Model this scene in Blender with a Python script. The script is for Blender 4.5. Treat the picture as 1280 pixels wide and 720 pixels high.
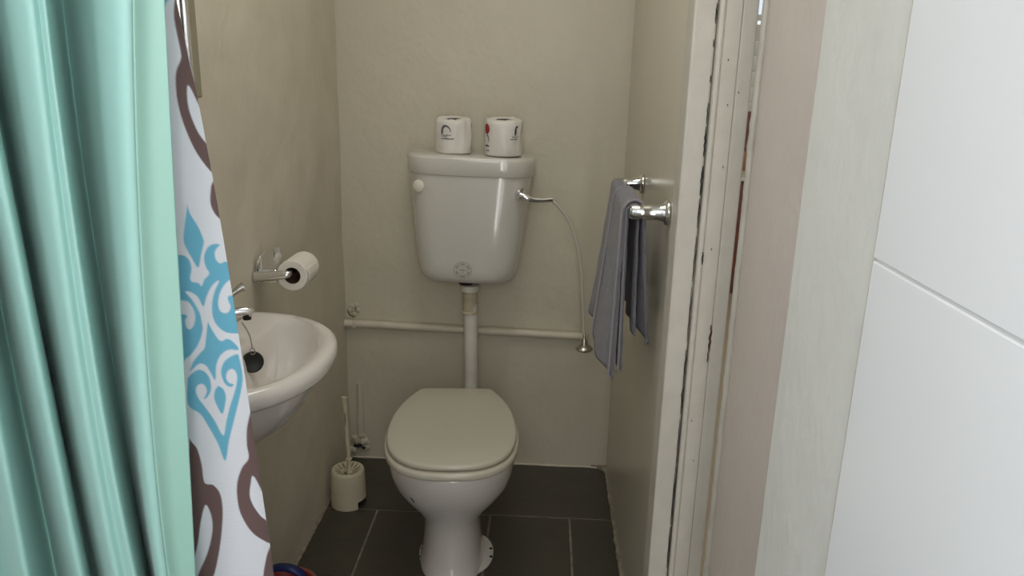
import bpy, bmesh, math, random
import numpy as np
from mathutils import Vector, Matrix, noise

# ------------------------------------------------------------------ camera
scene = bpy.context.scene
COL = scene.collection
for o in list(bpy.data.objects):
    bpy.data.objects.remove(o, do_unlink=True)
EYE = 1.40
cam_d = bpy.data.cameras.new('camera')
cam = bpy.data.objects.new('camera', cam_d)
COL.objects.link(cam)
cam_d.sensor_width = 36.0
cam_d.lens = 955.5 / 1280 * 36.0
cam_d.clip_start = 0.02
R = Matrix(((0.99866, -0.03433, 0.03699), (0.04432, 0.26796, -0.96241), (0.02313, 0.96282, 0.26914)))
cam.matrix_world = Matrix.Translation((0, 0, EYE)) @ R.to_4x4()
scene.camera = cam

# ------------------------------------------------------------------ light
scene.view_settings.view_transform = 'Standard'
scene.view_settings.look = 'None'
scene.view_settings.gamma = 1.0
scene.view_settings.use_curve_mapping = False
scene.view_settings.exposure = 0.0
world = bpy.data.worlds.new('world')
scene.world = world
world.use_nodes = True
bg = world.node_tree.nodes['Background']
bg.inputs[0].default_value = (0.86, 0.93, 1.0, 1)
bg.inputs[1].default_value = 1.0

def area_light(name, loc, direction, sx, sy, power, color):
    d = bpy.data.lights.new(name, 'AREA')
    d.shape = 'RECTANGLE'; d.size = sx; d.size_y = sy
    d.energy = power; d.color = color
    o = bpy.data.objects.new(name, d)
    COL.objects.link(o)
    o.location = loc
    o.rotation_euler = Vector(direction).to_track_quat('-Z', 'Y').to_euler()
    return o
# added lamp: daylight for an invented, unseen window behind the camera
WX0, WX1, WZ0, WZ1 = -0.32, 0.10, 1.35, 2.10
area_light('added_near_daylight', ((WX0 + WX1) / 2, -0.66, (WZ0 + WZ1) / 2), (0, 1, -0.05), WX1 - WX0, WZ1 - WZ0, 6.0, (1.0, 0.985, 0.96))
# added lamp in an invented opening in the shower's left wall, brightens the tiles
LY0, LY1, LZ0, LZ1 = -0.45, 0.25, 1.50, 2.10
area_light('added_shower_daylight', (-0.73, (LY0 + LY1) / 2, (LZ0 + LZ1) / 2), (1, 0, 0), LZ1 - LZ0, LY1 - LY0, 6.4, (0.97, 0.985, 1.0))
# added lamp in an invented tall slot, shaped for the streak on the cistern
NX0, NX1, NZ0, NZ1 = 0.14, 0.225, 0.02, 2.10
area_light('added_slot_daylight', ((NX0 + NX1) / 2, -0.66, (NZ0 + NZ1) / 2), (0, 1, 0), NX1 - NX0, NZ1 - NZ0, 5.0, (1.0, 0.985, 0.96))
# added lamp in an invented roof opening, lifts the walls round the toilet
RLX0, RLX1, RLY0, RLY1 = -0.40, 0.10, 1.20, 1.90
area_light('added_roof_daylight', ((RLX0 + RLX1) / 2, (RLY0 + RLY1) / 2, 2.42), (0, 0, -1), RLX1 - RLX0, RLY1 - RLY0, 4.9, (1.0, 0.96, 0.89))
# added lamp standing for daylight in the room beyond the door
area_light('added_bedroom_daylight', (2.9, 3.4, 1.6), (-1, 0.25, -0.15), 1.6, 1.2, 9.0, (1.0, 0.92, 0.82))

# ------------------------------------------------------------------ materials
def mat(name, col, rough=0.5, metal=0.0, spec=0.5, var=0.0, vscale=6.0, bump=0.0, bscale=40.0,
        bump2=0.0, bscale2=6.0, coat=0.0, trans=0.0, sheen=0.0, subsurface=0.0, col2=None, detail=4.0, alpha=1.0):
    m = bpy.data.materials.new(name)
    m.use_nodes = True
    nt = m.node_tree
    b = nt.nodes['Principled BSDF']
    b.inputs['Base Color'].default_value = (*col, 1)
    b.inputs['Roughness'].default_value = rough
    b.inputs['Metallic'].default_value = metal
    b.inputs['Specular IOR Level'].default_value = spec
    b.inputs['Coat Weight'].default_value = coat
    b.inputs['Coat Roughness'].default_value = 0.05
    b.inputs['Transmission Weight'].default_value = trans
    b.inputs['Sheen Weight'].default_value = sheen
    b.inputs['Alpha'].default_value = alpha
    tc = nt.nodes.new('ShaderNodeTexCoord')
    if var > 0 or col2:
        n = nt.nodes.new('ShaderNodeTexNoise')
        n.inputs['Scale'].default_value = vscale
        n.inputs['Detail'].default_value = detail
        n.inputs['Roughness'].default_value = 0.6
        nt.links.new(tc.outputs['Object'], n.inputs['Vector'])
        r = nt.nodes.new('ShaderNodeValToRGB')
        r.color_ramp.elements[0].position = 0.35
        r.color_ramp.elements[1].position = 0.68
        c2 = col2 if col2 else tuple(c * (1 - var) for c in col)
        r.color_ramp.elements[0].color = (*c2, 1)
        r.color_ramp.elements[1].color = (*col, 1)
        nt.links.new(n.outputs['Fac'], r.inputs['Fac'])
        nt.links.new(r.outputs['Color'], b.inputs['Base Color'])
    prev = None
    for st, sc in ((bump2, bscale2), (bump, bscale)):
        if st > 0:
            n = nt.nodes.new('ShaderNodeTexNoise')
            n.inputs['Scale'].default_value = sc
            n.inputs['Detail'].default_value = 3.0
            nt.links.new(tc.outputs['Object'], n.inputs['Vector'])
            bu = nt.nodes.new('ShaderNodeBump')
            bu.inputs['Strength'].default_value = min(st, 1.0)
            bu.inputs['Distance'].default_value = 0.02 if sc < 15 else 0.004
            nt.links.new(n.outputs['Fac'], bu.inputs['Height'])
            if prev:
                nt.links.new(prev.outputs['Normal'], bu.inputs['Normal'])
            prev = bu
    if prev:
        nt.links.new(prev.outputs['Normal'], b.inputs['Normal'])
    return m

M = {}
M['paint_back'] = mat('cream_wall_paint', (0.625, 0.575, 0.455), 0.45, var=0.07, vscale=3, bump=0.3, bscale=45, bump2=0.28, bscale2=7)  # same cream paint as the side walls, darkened here to offset the added light
M['paint_left'] = mat('cream_plaster_paint', (0.70, 0.645, 0.52), 0.5, var=0.10, vscale=5, bump=0.35, bscale=40, bump2=0.35, bscale2=9)
M['paint_right'] = mat('satin_cream_paint', (0.70, 0.65, 0.53), 0.28, var=0.06, vscale=3, bump=0.06, bscale=30, bump2=0.08, bscale2=4)
M['paint_strip'] = mat('pale_green_white_paint', (0.78, 0.775, 0.73), 0.45, var=0.04, vscale=5, bump=0.25, bscale=50, bump2=0.2, bscale2=8)
M['ceiling'] = mat('ceiling_white', (0.78, 0.77, 0.72), 0.7)
M['wall_tile'] = mat('white_wall_tile', (0.86, 0.865, 0.885), 0.16, var=0.02, vscale=2, bump2=0.03, bscale2=4)
M['wall_grout'] = mat('pale_grout', (0.66, 0.66, 0.66), 0.8)
M['trim'] = mat('cream_gloss_paint', (0.62, 0.585, 0.51), 0.35, var=0.08, vscale=14, bump=0.35, bscale=45, bump2=0.15, bscale2=9)
M['door'] = mat('pinkish_white_gloss_paint', (0.76, 0.675, 0.625), 0.35, var=0.05, vscale=8, bump=0.35, bscale=60, bump2=0.1, bscale2=8)
M['black'] = mat('black_gap', (0.012, 0.011, 0.01), 0.8)
M['brown_chip'] = mat('bare_brown_wood', (0.10, 0.03, 0.018), 0.8, var=0.4, vscale=60)
M['slate'] = mat('dark_slate_tile', (0.074, 0.062, 0.045), 0.42, col2=(0.056, 0.054, 0.040), vscale=7, bump=0.25, bscale=70, bump2=0.15, bscale2=10)
M['floor_grout'] = mat('floor_grout', (0.32, 0.29, 0.235), 0.9, var=0.45, vscale=30, bump=0.4, bscale=90)
M['ceramic'] = mat('white_glazed_ceramic', (0.80, 0.755, 0.71), 0.10, coat=0.3)
M['ceramic_cistern'] = mat('off_white_cistern_glaze', (0.66, 0.635, 0.58), 0.12, coat=0.5)
M['seat'] = mat('ivory_plastic_seat', (0.62, 0.585, 0.48), 0.25)
M['white_plastic'] = mat('white_plastic', (0.84, 0.80, 0.71), 0.35)
M['cream_plastic'] = mat('yellowed_cream_plastic', (0.66, 0.60, 0.44), 0.4, var=0.1, vscale=20)
M['old_collar'] = mat('yellowed_pipe_collar', (0.58, 0.51, 0.36), 0.45, var=0.3, vscale=25)
M['pipe_paint'] = mat('painted_pipe', (0.70, 0.63, 0.51), 0.45, var=0.08, vscale=14, bump=0.2, bscale=60)
M['flush_white'] = mat('white_pipe_plastic', (0.72, 0.69, 0.62), 0.35, var=0.1, vscale=16)
M['chrome'] = mat('chrome', (0.80, 0.80, 0.80), 0.09, metal=1.0)
M['dull_chrome'] = mat('dull_chrome', (0.50, 0.48, 0.44), 0.22, metal=1.0)
M['frame_metal'] = mat('brushed_mirror_frame', (0.44, 0.42, 0.33), 0.30, metal=0.7)
M['mirror'] = mat('mirror_glass', (0.85, 0.87, 0.86), 0.02, metal=1.0)
M['paper'] = mat('toilet_paper', (0.80, 0.755, 0.68), 0.9, bump=0.2, bscale=120)
M['wrap'] = mat('printed_roll_wrapper', (0.80, 0.76, 0.71), 0.38, bump2=0.35, bscale2=14)
M['ink'] = mat('dark_blue_ink', (0.03, 0.03, 0.06), 0.5)
M['ink_grey'] = mat('grey_ink', (0.16, 0.15, 0.19), 0.5)
M['ink_red'] = mat('red_ink', (0.35, 0.02, 0.02), 0.5)
M['badge_ink'] = mat('grey_badge_print', (0.20, 0.18, 0.155), 0.5)
M['core'] = mat('brown_cardboard_core', (0.10, 0.06, 0.035), 0.9)
M['rubber'] = mat('black_rubber', (0.012, 0.012, 0.012), 0.4)
M['cord'] = mat('clear_grey_tube', (0.64, 0.60, 0.53), 0.25)
M['towel'] = mat('grey_blue_terry', (0.235, 0.225, 0.262), 0.95, sheen=0.35, var=0.22, vscale=45, bump=0.8, bscale=420)
M['towel_hem'] = mat('grey_towel_hem', (0.29, 0.28, 0.30), 0.9, sheen=0.3, bump=0.4, bscale=300)
M['liner'] = mat('mint_satin_cloth', (0.33, 0.58, 0.525), 0.40, sheen=0.15, bump=0.03, bscale=25)
M['liner_hem'] = mat('mint_satin_hem', (0.30, 0.53, 0.45), 0.40, sheen=0.08)
M['bucket_red'] = mat('red_plastic', (0.32, 0.03, 0.03), 0.3)
M['bucket_rim'] = mat('pink_plastic_rim', (0.36, 0.10, 0.09), 0.35)
M['blue_plastic'] = mat('blue_plastic', (0.008, 0.025, 0.16), 0.3)
M['wood_dark'] = mat('dark_red_wood', (0.20, 0.062, 0.028), 0.4, var=0.4, vscale=9)
M['wood_mid'] = mat('orange_brown_wood', (0.46, 0.20, 0.10), 0.4, var=0.2, vscale=9)
M['bed_wall'] = mat('bedroom_wall', (0.74, 0.70, 0.62), 0.7)
M['bed_floor'] = mat('beige_floor_tile', (0.50, 0.40, 0.28), 0.5, var=0.1)
M['slat'] = mat('white_louvre_paint', (0.72, 0.68, 0.60), 0.5)
M['glass'] = mat('clear_window_glass', (0.95, 0.97, 1.0), 0.02, trans=1.0)
M['fillet'] = mat('grubby_plaster_edge', (0.42, 0.37, 0.28), 0.8, var=0.45, vscale=40, bump=0.6, bscale=80)
M['lump'] = mat('broken_plaster', (0.40, 0.34, 0.25), 0.9, var=0.5, vscale=50, bump=0.8, bscale=90)

# print cloth: colour comes from the woven print stored on the mesh
m = bpy.data.materials.new('printed_curtain_cloth'); m.use_nodes = True
nt = m.node_tree; pb = nt.nodes['Principled BSDF']
at = nt.nodes.new('ShaderNodeAttribute'); at.attribute_name = 'Print'
nt.links.new(at.outputs['Color'], pb.inputs['Base Color'])
pb.inputs['Roughness'].default_value = 0.7
pb.inputs['Sheen Weight'].default_value = 0.15
tc = nt.nodes.new('ShaderNodeTexCoord')
wv = nt.nodes.new('ShaderNodeTexWave'); wv.bands_direction = 'Z'; wv.inputs['Scale'].default_value = 60; wv.inputs['Distortion'].default_value = 4
bu = nt.nodes.new('ShaderNodeBump'); bu.inputs['Strength'].default_value = 0.06; bu.inputs['Distance'].default_value = 0.001
nt.links.new(tc.outputs['Object'], wv.inputs['Vector']); nt.links.new(wv.outputs['Fac'], bu.inputs['Height']); nt.links.new(bu.outputs['Normal'], pb.inputs['Normal'])
M['print'] = m

# ------------------------------------------------------------------ helpers
def link(name, me, material=None, parent=None, smooth=False):
    o = bpy.data.objects.new(name, me)
    COL.objects.link(o)
    if material and not me.materials:
        me.materials.append(M[material])
    if smooth:
        me.polygons.foreach_set('use_smooth', [True] * len(me.polygons))
    if parent:
        o.parent = parent
    return o

def from_bm(name, bm, material, parent=None, smooth=False, angle=None):
    bmesh.ops.recalc_face_normals(bm, faces=bm.faces)
    me = bpy.data.meshes.new(name)
    bm.to_mesh(me); bm.free()
    o = link(name, me, material, parent, smooth or angle is not None)
    if angle is not None:
        try:
            me.set_sharp_from_angle(angle=math.radians(angle))
        except Exception:
            pass
    return o

def struct(o):
    o['kind'] = 'structure'
    return o

def tag(o, label, cat, group=None):
    o['label'] = label; o['category'] = cat
    if group:
        o['group'] = group
    return o

def thing(name, label, cat, loc=(0, 0, 0), rot=(0, 0, 0), group=None):
    o = bpy.data.objects.new(name, None)
    o.empty_display_size = 0.05
    COL.objects.link(o)
    o.location = loc; o.rotation_euler = rot
    return tag(o, label, cat, group)

def add_box(bm, x0, x1, y0, y1, z0, z1, bevel=0.0, seg=2):
    g = bmesh.ops.create_cube(bm, size=1.0)
    for v in g['verts']:
        v.co = Vector(((x0 + x1) / 2 + v.co.x * (x1 - x0), (y0 + y1) / 2 + v.co.y * (y1 - y0), (z0 + z1) / 2 + v.co.z * (z1 - z0)))
    if bevel > 0:
        es = list({e for v in g['verts'] for e in v.link_edges})
        bmesh.ops.bevel(bm, geom=es, offset=bevel, segments=seg, affect='EDGES', profile=0.5)

def box(name, x0, x1, y0, y1, z0, z1, material, parent=None, bevel=0.0, seg=2):
    bm = bmesh.new()
    add_box(bm, x0, x1, y0, y1, z0, z1, bevel, seg)
    return from_bm(name, bm, material, parent)

def add_loft(bm, rings, cap0=True, cap1=True):
    vs = [[bm.verts.new(p) for p in r] for r in rings]
    n = len(rings[0])
    for a, b in zip(vs[:-1], vs[1:]):
        for i in range(n):
            j = (i + 1) % n
            bm.faces.new((a[i], a[j], b[j], b[i]))
    if cap0: bm.faces.new(list(reversed(vs[0])))
    if cap1: bm.faces.new(vs[-1])

def loft(name, rings, material, parent=None, cap0=True, cap1=True, angle=40):
    bm = bmesh.new()
    add_loft(bm, rings, cap0, cap1)
    return from_bm(name, bm, material, parent, angle=angle)

def frame_from(axis):
    a = Vector(axis).normalized()
    t = Vector((0, 0, 1)) if abs(a.z) < 0.9 else Vector((1, 0, 0))
    u = a.cross(t).normalized()
    return a, u, a.cross(u).normalized()

def lathe_rings(origin, axis, profile, n=32):
    a, u, w = frame_from(axis)
    o = Vector(origin)
    return [[o + a * h + (u * math.cos(2 * math.pi * k / n) + w * math.sin(2 * math.pi * k / n)) * max(r, 1e-5) for k in range(n)] for h, r in profile]

def lathe(name, origin, axis, profile, material, parent=None, n=32, cap0=True, cap1=True, angle=40):
    return loft(name, lathe_rings(origin, axis, profile, n), material, parent, cap0, cap1, angle)

def smooth_path(pts, sub=8):
    P = [Vector(p) for p in pts]
    out = []
    for i in range(len(P) - 1):
        p0 = P[max(i - 1, 0)]; p1 = P[i]; p2 = P[i + 1]; p3 = P[min(i + 2, len(P) - 1)]
        for k in range(sub):
            t = k / sub
            out.append(0.5 * ((2 * p1) + (p2 - p0) * t + (2 * p0 - 5 * p1 + 4 * p2 - p3) * t * t + (3 * p1 - p0 - 3 * p2 + p3) * t ** 3))
    out.append(P[-1])
    return out

def tube_rings(path, rad, n=14):
    P = [Vector(p) for p in path]
    rings = []
    prev_u = None
    for i, p in enumerate(P):
        d = (P[min(i + 1, len(P) - 1)] - P[max(i - 1, 0)]).normalized()
        if prev_u is None:
            _, u, _ = frame_from(d)
        else:
            u = (prev_u - d * prev_u.dot(d)).normalized()
        prev_u = u
        w = d.cross(u)
        r = rad(i / (len(P) - 1)) if callable(rad) else rad
        rings.append([p + (u * math.cos(2 * math.pi * k / n) + w * math.sin(2 * math.pi * k / n)) * r for k in range(n)])
    return rings

def tube(name, path, rad, material, parent=None, n=14, angle=60):
    return loft(name, tube_rings(path, rad, n), material, parent, angle=angle)

def grid_mesh(P, material_name, name, parent=None, closed=False):
    """P: array rows x cols x 3"""
    r, c = len(P), len(P[0])
    V = np.asarray(P, float).reshape(-1, 3)
    idx = np.arange(r * c).reshape(r, c)
    F = np.stack([idx[:-1, :-1], idx[:-1, 1:], idx[1:, 1:], idx[1:, :-1]], -1).reshape(-1, 4)
    me = bpy.data.meshes.new(name)
    me.vertices.add(len(V)); me.vertices.foreach_set('co', V.ravel())
    me.loops.add(F.size); me.loops.foreach_set('vertex_index', F.ravel())
    me.polygons.add(len(F)); me.polygons.foreach_set('loop_start', np.arange(len(F)) * 4)
    me.polygons.foreach_set('loop_total', np.full(len(F), 4))
    me.update(calc_edges=True)
    return link(name, me, material_name, parent, True)

def solidify(o, t, offset=0.0):
    md = o.modifiers.new('thickness', 'SOLIDIFY')
    md.thickness = t; md.offset = offset
    return o

def nz(x, y=0, z=0):
    return noise.noise(Vector((x, y, z)))

# ------------------------------------------------------------------ room
XL, XR, YB, YN, ZC = -0.69, 0.268, 2.572, -0.62, 2.35
JY0, JY1 = 0.80, 1.30           # door opening along the right wall
WT = 0.06                       # thickness of the thin partition

def plaster_plane(name, p0, du, dv, nu, nv, amp, normal, material, seed, thick=0.08):
    """a slightly uneven plastered wall, bulging by amp along its normal"""
    p0, du, dv, nn = Vector(p0), Vector(du), Vector(dv), Vector(normal)
    P = []
    for j in range(nv + 1):
        row = []
        for i in range(nu + 1):
            u, v = i / nu, j / nv
            p = p0 + du * u + dv * v
            d = nz(p.x * 4 + seed, p.y * 4, p.z * 4) * 0.7 + nz(p.x * 11 + seed, p.y * 11, p.z * 11) * 0.3
            row.append(p + nn * (amp * d))
        P.append(row)
    # back face so the wall has thickness
    bm = bmesh.new()
    vs = [[bm.verts.new(p) for p in row] for row in P]
    for j in range(nv):
        for i in range(nu):
            bm.faces.new((vs[j][i], vs[j][i + 1], vs[j + 1][i + 1], vs[j + 1][i]))
    bd = [vs[0][i] for i in range(nu + 1)] + [vs[j][nu] for j in range(1, nv + 1)] + [vs[nv][i] for i in range(nu - 1, -1, -1)] + [vs[j][0] for j in range(nv - 1, 0, -1)]
    bk = [bm.verts.new(v.co - nn * thick) for v in bd]
    for i in range(len(bd)):
        j = (i + 1) % len(bd)
        bm.faces.new((bd[i], bk[i], bk[j], bd[j]))
    bm.faces.new(bk)
    return struct(from_bm(name, bm, material, angle=50))

plaster_plane('wall_back', (XL - 0.08, YB, -0.05), (XR - XL + 0.12, 0, 0), (0, 0, ZC + 0.05), 50, 110, 0.004, (0, -1, 0), 'paint_back', 3.1)
bm = bmesh.new()
add_box(bm, XL - 0.08, XL, YN, LY0, -0.05, ZC); add_box(bm, XL - 0.08, XL, LY1, 0.6, -0.05, ZC)
add_box(bm, XL - 0.08, XL, LY0, LY1, -0.05, LZ0); add_box(bm, XL - 0.08, XL, LY0, LY1, LZ1, ZC)
struct(from_bm('wall_left_shower', bm, 'wall_tile'))  # unseen wall, tiled white for bounce light, cut by the added opening
plaster_plane('wall_left', (XL, 0.6, -0.05), (0, YB - 0.6, 0), (0, 0, ZC + 0.05), 110, 110, 0.005, (1, 0, 0), 'paint_left', 8.7)
plaster_plane('wall_right', (XR, JY1, -0.05), (0, YB - JY1, 0), (0, 0, ZC + 0.05), 60, 80, 0.002, (-1, 0, 0), 'paint_right', 5.3, WT)
wall_strip = plaster_plane('wall_right_shower', (XR, YN, -0.05), (0, JY0 - YN, 0), (0, 0, ZC + 0.05), 60, 80, 0.0012, (-1, 0, 0), 'paint_strip', 6.3, WT)
struct(box('wall_right_lintel', XR, XR + WT, JY0, JY1, 2.04, ZC, 'paint_right'))
bm = bmesh.new()
add_box(bm, XL - 0.08, RLX0, YN - 0.08, YB + 0.08, ZC, ZC + 0.06); add_box(bm, RLX1, XR + WT, YN - 0.08, YB + 0.08, ZC, ZC + 0.06)
add_box(bm, RLX0, RLX1, YN - 0.08, RLY0, ZC, ZC + 0.06); add_box(bm, RLX0, RLX1, RLY1, YB + 0.08, ZC, ZC + 0.06)
struct(from_bm('ceiling', bm, 'ceiling'))  # hole left for the added roof lamp
# wall behind the camera, cut by the two added daylight openings
bm = bmesh.new()
add_box(bm, XL, WX0, YN - 0.08, YN, 0, ZC)
add_box(bm, WX1, NX0, YN - 0.08, YN, 0, ZC); add_box(bm, NX1, XR, YN - 0.08, YN, 0, ZC)
add_box(bm, NX0, NX1, YN - 0.08, YN, 0, NZ0); add_box(bm, NX0, NX1, YN - 0.08, YN, NZ1, ZC)
add_box(bm, WX0, WX1, YN - 0.08, YN, 0, WZ0)
add_box(bm, WX0, WX1, YN - 0.08, YN, WZ1, ZC)
struct(from_bm('wall_near', bm, 'wall_tile'))
bm = bmesh.new()
for a in ((WX0, WX0 + 0.03, WZ0, WZ1), (WX1 - 0.03, WX1, WZ0, WZ1), (WX0 + 0.03, WX1 - 0.03, WZ0, WZ0 + 0.03), (WX0 + 0.03, WX1 - 0.03, WZ1 - 0.03, WZ1)):
    add_box(bm, a[0], a[1], YN - 0.03, YN + 0.005, a[2], a[3])
struct(from_bm('added_window_1', bm, 'trim'))  # frame added round the invented opening behind the camera

# wall tiles of the shower
tile_w, tile_h, gap = 0.30, 0.60, 0.0022
for iy in range(4):
    y1 = 0.596 - iy * tile_w
    y0 = max(y1 - tile_w, YN)
    for iz in range(4):
        z0 = 0.067 + iz * tile_h
        z1 = min(z0 + tile_h, ZC)
        box('wall_tile', XR - 0.0085, XR - 0.001, y0 + gap / 2, y1 - gap / 2, z0 + gap / 2, z1 - gap / 2, 'wall_tile', wall_strip, bevel=0.0012)
tube('edge_bead', [(XR - 0.0035, 0.6005 + 0.0008 * nz(i * 0.4, 3), i * 0.02) for i in range(115)], lambda t: 0.0028 + 0.0006 * nz(t * 60, 8), 'trim', wall_strip, n=8)
box('grout', XR - 0.0070, XR - 0.0005, YN, 0.592, 0.0, ZC, 'wall_grout', wall_strip)

# floor: grout bed and slate tiles
floor = struct(box('floor', XL, XR, YN, YB, -0.05, -0.0035, 'floor_grout'))
rows = [(2.229, YB - 0.003, [XL, -0.30, XR]),
        (1.872, 2.221, [XL, -0.514, -0.139, 0.122, XR]),
        (1.515, 1.864, [XL, -0.330, 0.030, XR]),
        (1.158, 1.507, [XL, -0.514, -0.139, 0.122, XR]),
        (0.800, 1.150, [XL, -0.330, 0.030, XR])]
rng = random.Random(4)
for y0, y1, xs in rows:
    for xa, xb in zip(xs[:-1], xs[1:]):
        zt = rng.uniform(-0.0008, 0.0008)
        box('floor_tile', xa + 0.0035, xb - 0.0035, y0, y1, -0.02, zt, 'slate', floor, bevel=0.0015)

# rough plaster fillets along the foot of the walls
def fillet(name, a, b, r, seed, material):
    a, b = Vector(a), Vector(b)
    n = int((b - a).length / 0.012)
    pts = [a.lerp(b, i / n) + Vector((nz(i * 0.31, seed) * 0.004, nz(i * 0.27, seed + 5) * 0.004, nz(i * 0.4, seed + 9) * 0.003)) for i in range(n + 1)]
    k = {'i': 0}
    rr = [r * (0.8 + 0.9 * abs(nz(i * 0.45, seed + 20))) for i in range(n + 1)]
    return struct(loft(name, tube_rings(pts, lambda t: rr[int(round(t * n))], 8), material, angle=70))
fillet('baseboard_left', (XL + 0.003, 1.0, 0.002), (XL + 0.003, YB, 0.0), 0.006, 1, 'fillet')
fillet('baseboard_right', (XR - 0.003, JY1 + 0.01, 0.002), (XR - 0.003, YB, 0.0), 0.0065, 2, 'fillet')
fillet('baseboard_back', (XL, YB - 0.002, 0.002), (XR, YB - 0.002, 0.0), 0.0045, 3, 'paint_back')
# rounded plaster infill in the far right corner of the floor
bm = bmesh.new()
pts = [(XR, YB), (XR - 0.06, YB), (XR - 0.035, YB - 0.008), (XR - 0.015, YB - 0.026), (XR - 0.006, YB - 0.05), (XR, YB - 0.08)]
add_loft(bm, [[Vector((x, y, -0.001)) for x, y in pts], [Vector((x, y, 0.010)) for x, y in pts]])
struct(from_bm('trim_corner', bm, 'fillet'))

# door frame on the far side of the opening
casing = struct(box('trim_1', XR - 0.039, XR - 0.0015, JY1 - 0.004, JY1 + 0.06, 0, 2.10, 'trim', bevel=0.004))
jamb = bpy.data.objects.new('trim_2', None); COL.objects.link(jamb); jamb['kind'] = 'structure'
box('jamb_bead', XR - 0.001, XR + 0.0085, JY1 - 0.016, JY1 - 0.0035, 0, 2.04, 'trim', jamb, bevel=0.004, seg=3)
box('jamb_board', XR + 0.0085, XR + 0.036, JY1 - 0.010, JY1 + 0.0, 0, 2.04, 'trim', jamb, bevel=0.002)
box('jamb_stop', XR + 0.036, XR + 0.060, JY1 - 0.012, JY1 + 0.0, 0, 2.04, 'trim', jamb, bevel=0.002)
# flaked paint along the joint and bare spots
def flake(parent, mat_, c, w, h, axis, seed, t=0.0008):
    """irregular thin sliver: axis 'x' lies on a face looking along -x, 'y' on a face looking along -y"""
    n = 9
    L, Rr = [], []
    for i in range(n):
        s = i / (n - 1)
        env = math.sin(math.pi * min(max(s, 0.06), 0.94)) ** 0.5
        zz = c[2] - h / 2 + h * s
        off = nz(i * 0.9, seed) * w * 0.5
        hw = w * 0.5 * env * (0.6 + 0.7 * abs(nz(i * 1.7, seed + 3)))
        L.append((off - hw, zz)); Rr.append((off + hw, zz))
    poly = L + Rr[::-1]
    bm = bmesh.new()
    rings = []
    for d in (0, t):
        if axis == 'x':
            rings.append([Vector((c[0] - d, c[1] + a, z)) for a, z in poly])
        else:
            rings.append([Vector((c[0] + a, c[1] - d, z)) for a, z in poly])
    add_loft(bm, rings)
    return from_bm('paint_chip', bm, mat_, parent)
yj = JY1 - 0.0045
for i, (z, h, w) in enumerate([(1.50, 0.03, 0.006), (1.455, 0.012, 0.004), (1.40, 0.012, 0.004), (1.345, 0.035, 0.005), (1.30, 0.05, 0.006), (1.235, 0.05, 0.007), (1.18, 0.05, 0.005),
                               (1.10, 0.08, 0.004), (1.00, 0.10, 0.004), (0.90, 0.07, 0.006), (0.84, 0.06, 0.006), (0.75, 0.10, 0.004), (0.64, 0.12, 0.005), (0.53, 0.09, 0.006)]):
    flake(casing, 'black', (XR - 0.0042, JY1 - 0.0042, z), w * 0.55, h, 'y', 10 + i)
flake(jamb, 'black', (XR + 0.007, JY1 - 0.0162, 1.105), 0.004, 0.022, 'y', 40)
flake(jamb, 'brown_chip', (XR + 0.034, JY1 - 0.0122, 0.960), 0.005, 0.05, 'y', 41)
flake(jamb, 'brown_chip', (XR + 0.033, JY1 - 0.0122, 0.925), 0.003, 0.02, 'y', 42)
for i, (x, z) in enumerate([(0.020, 1.43), (0.026, 1.36), (0.041, 1.38), (0.028, 1.26), (0.022, 1.12), (0.016, 0.80), (0.026, 0.72)]):
    flake(jamb, 'brown_chip', (XR + x, JY1 - 0.0102 - (0.002 if x > 0.036 else 0), z), 0.0018, 0.004, 'y', 50 + i)

# door leaf, a little open into the next room, hung on the near jamb
door = bpy.data.objects.new('door_1', None); COL.objects.link(door); door['kind'] = 'structure'
door.location = (XR + 0.030, JY0 + 0.004, 0); door.rotation_euler = (0, 0, -math.radians(4.9))
box('leaf', 0, 0.038, 0.0, 0.478, 0.012, 2.03, 'door', door, bevel=0.003)
pts = [Vector((-0.003 - 0.003 * abs(nz(i * 0.35, 3)), 0.470 + 0.004 * nz(i * 0.22, 9), 0.012 + i * 0.012)) for i in range(169)]
tube('edge_bead', pts, lambda t: 0.006, 'trim', door, n=8)
box('edge_strip', 0.006, 0.036, 0.478, 0.492, 0.012, 2.03, 'door', door, bevel=0.002)

# ------------------------------------------------------------------ room beyond the door
struct(box('floor_bedroom', XR + WT, 3.0, -0.6, 5.8, -0.05, 0.0, 'bed_floor'))
bm = bmesh.new()
add_box(bm, XR + WT, 3.0, 5.70, 5.78, 0, 1.21); add_box(bm, XR + WT, 1.15, 5.70, 5.78, 1.21, 2.3); add_box(bm, 1.95, 3.0, 5.70, 5.78, 1.21, 2.3); add_box(bm, 1.15, 1.95, 5.70, 5.78, 2.25, 2.3)
struct(from_bm('wall_bedroom_far', bm, 'bed_wall'))
struct(box('ceiling_bedroom', XR + WT, 3.1, -0.6, 5.78, 2.3, 2.36, 'ceiling'))
struct(box('wall_bedroom_side', XL, XR + WT, YB + 0.09, YB + 0.15, 0, ZC, 'bed_wall'))
struct(box('wall_bedroom_left', XR, XR + WT, YB + 0.16, 5.70, 0, ZC, 'bed_wall'))
bm = bmesh.new()
add_box(bm, 3.0, 3.06, -0.6, 2.2, 0, 2.3); add_box(bm, 3.0, 3.06, 4.6, 5.78, 0, 2.3); add_box(bm, 3.0, 3.06, 2.2, 4.6, 0, 0.8); add_box(bm, 3.0, 3.06, 2.2, 4.6, 2.25, 2.3)
struct(from_bm('wall_bedroom_right', bm, 'bed_wall'))  # unseen side wall, its opening made up to let daylight in
win2 = bpy.data.objects.new('window_2', None); COL.objects.link(win2); win2['kind'] = 'structure'
win2.location = (1.55, 5.70, 0)
for z in (1.215, 1.80, 2.21):
    box('window_frame', -0.40, 0.40, -0.03, 0.04, z, z + 0.035, 'slat', win2)
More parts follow.
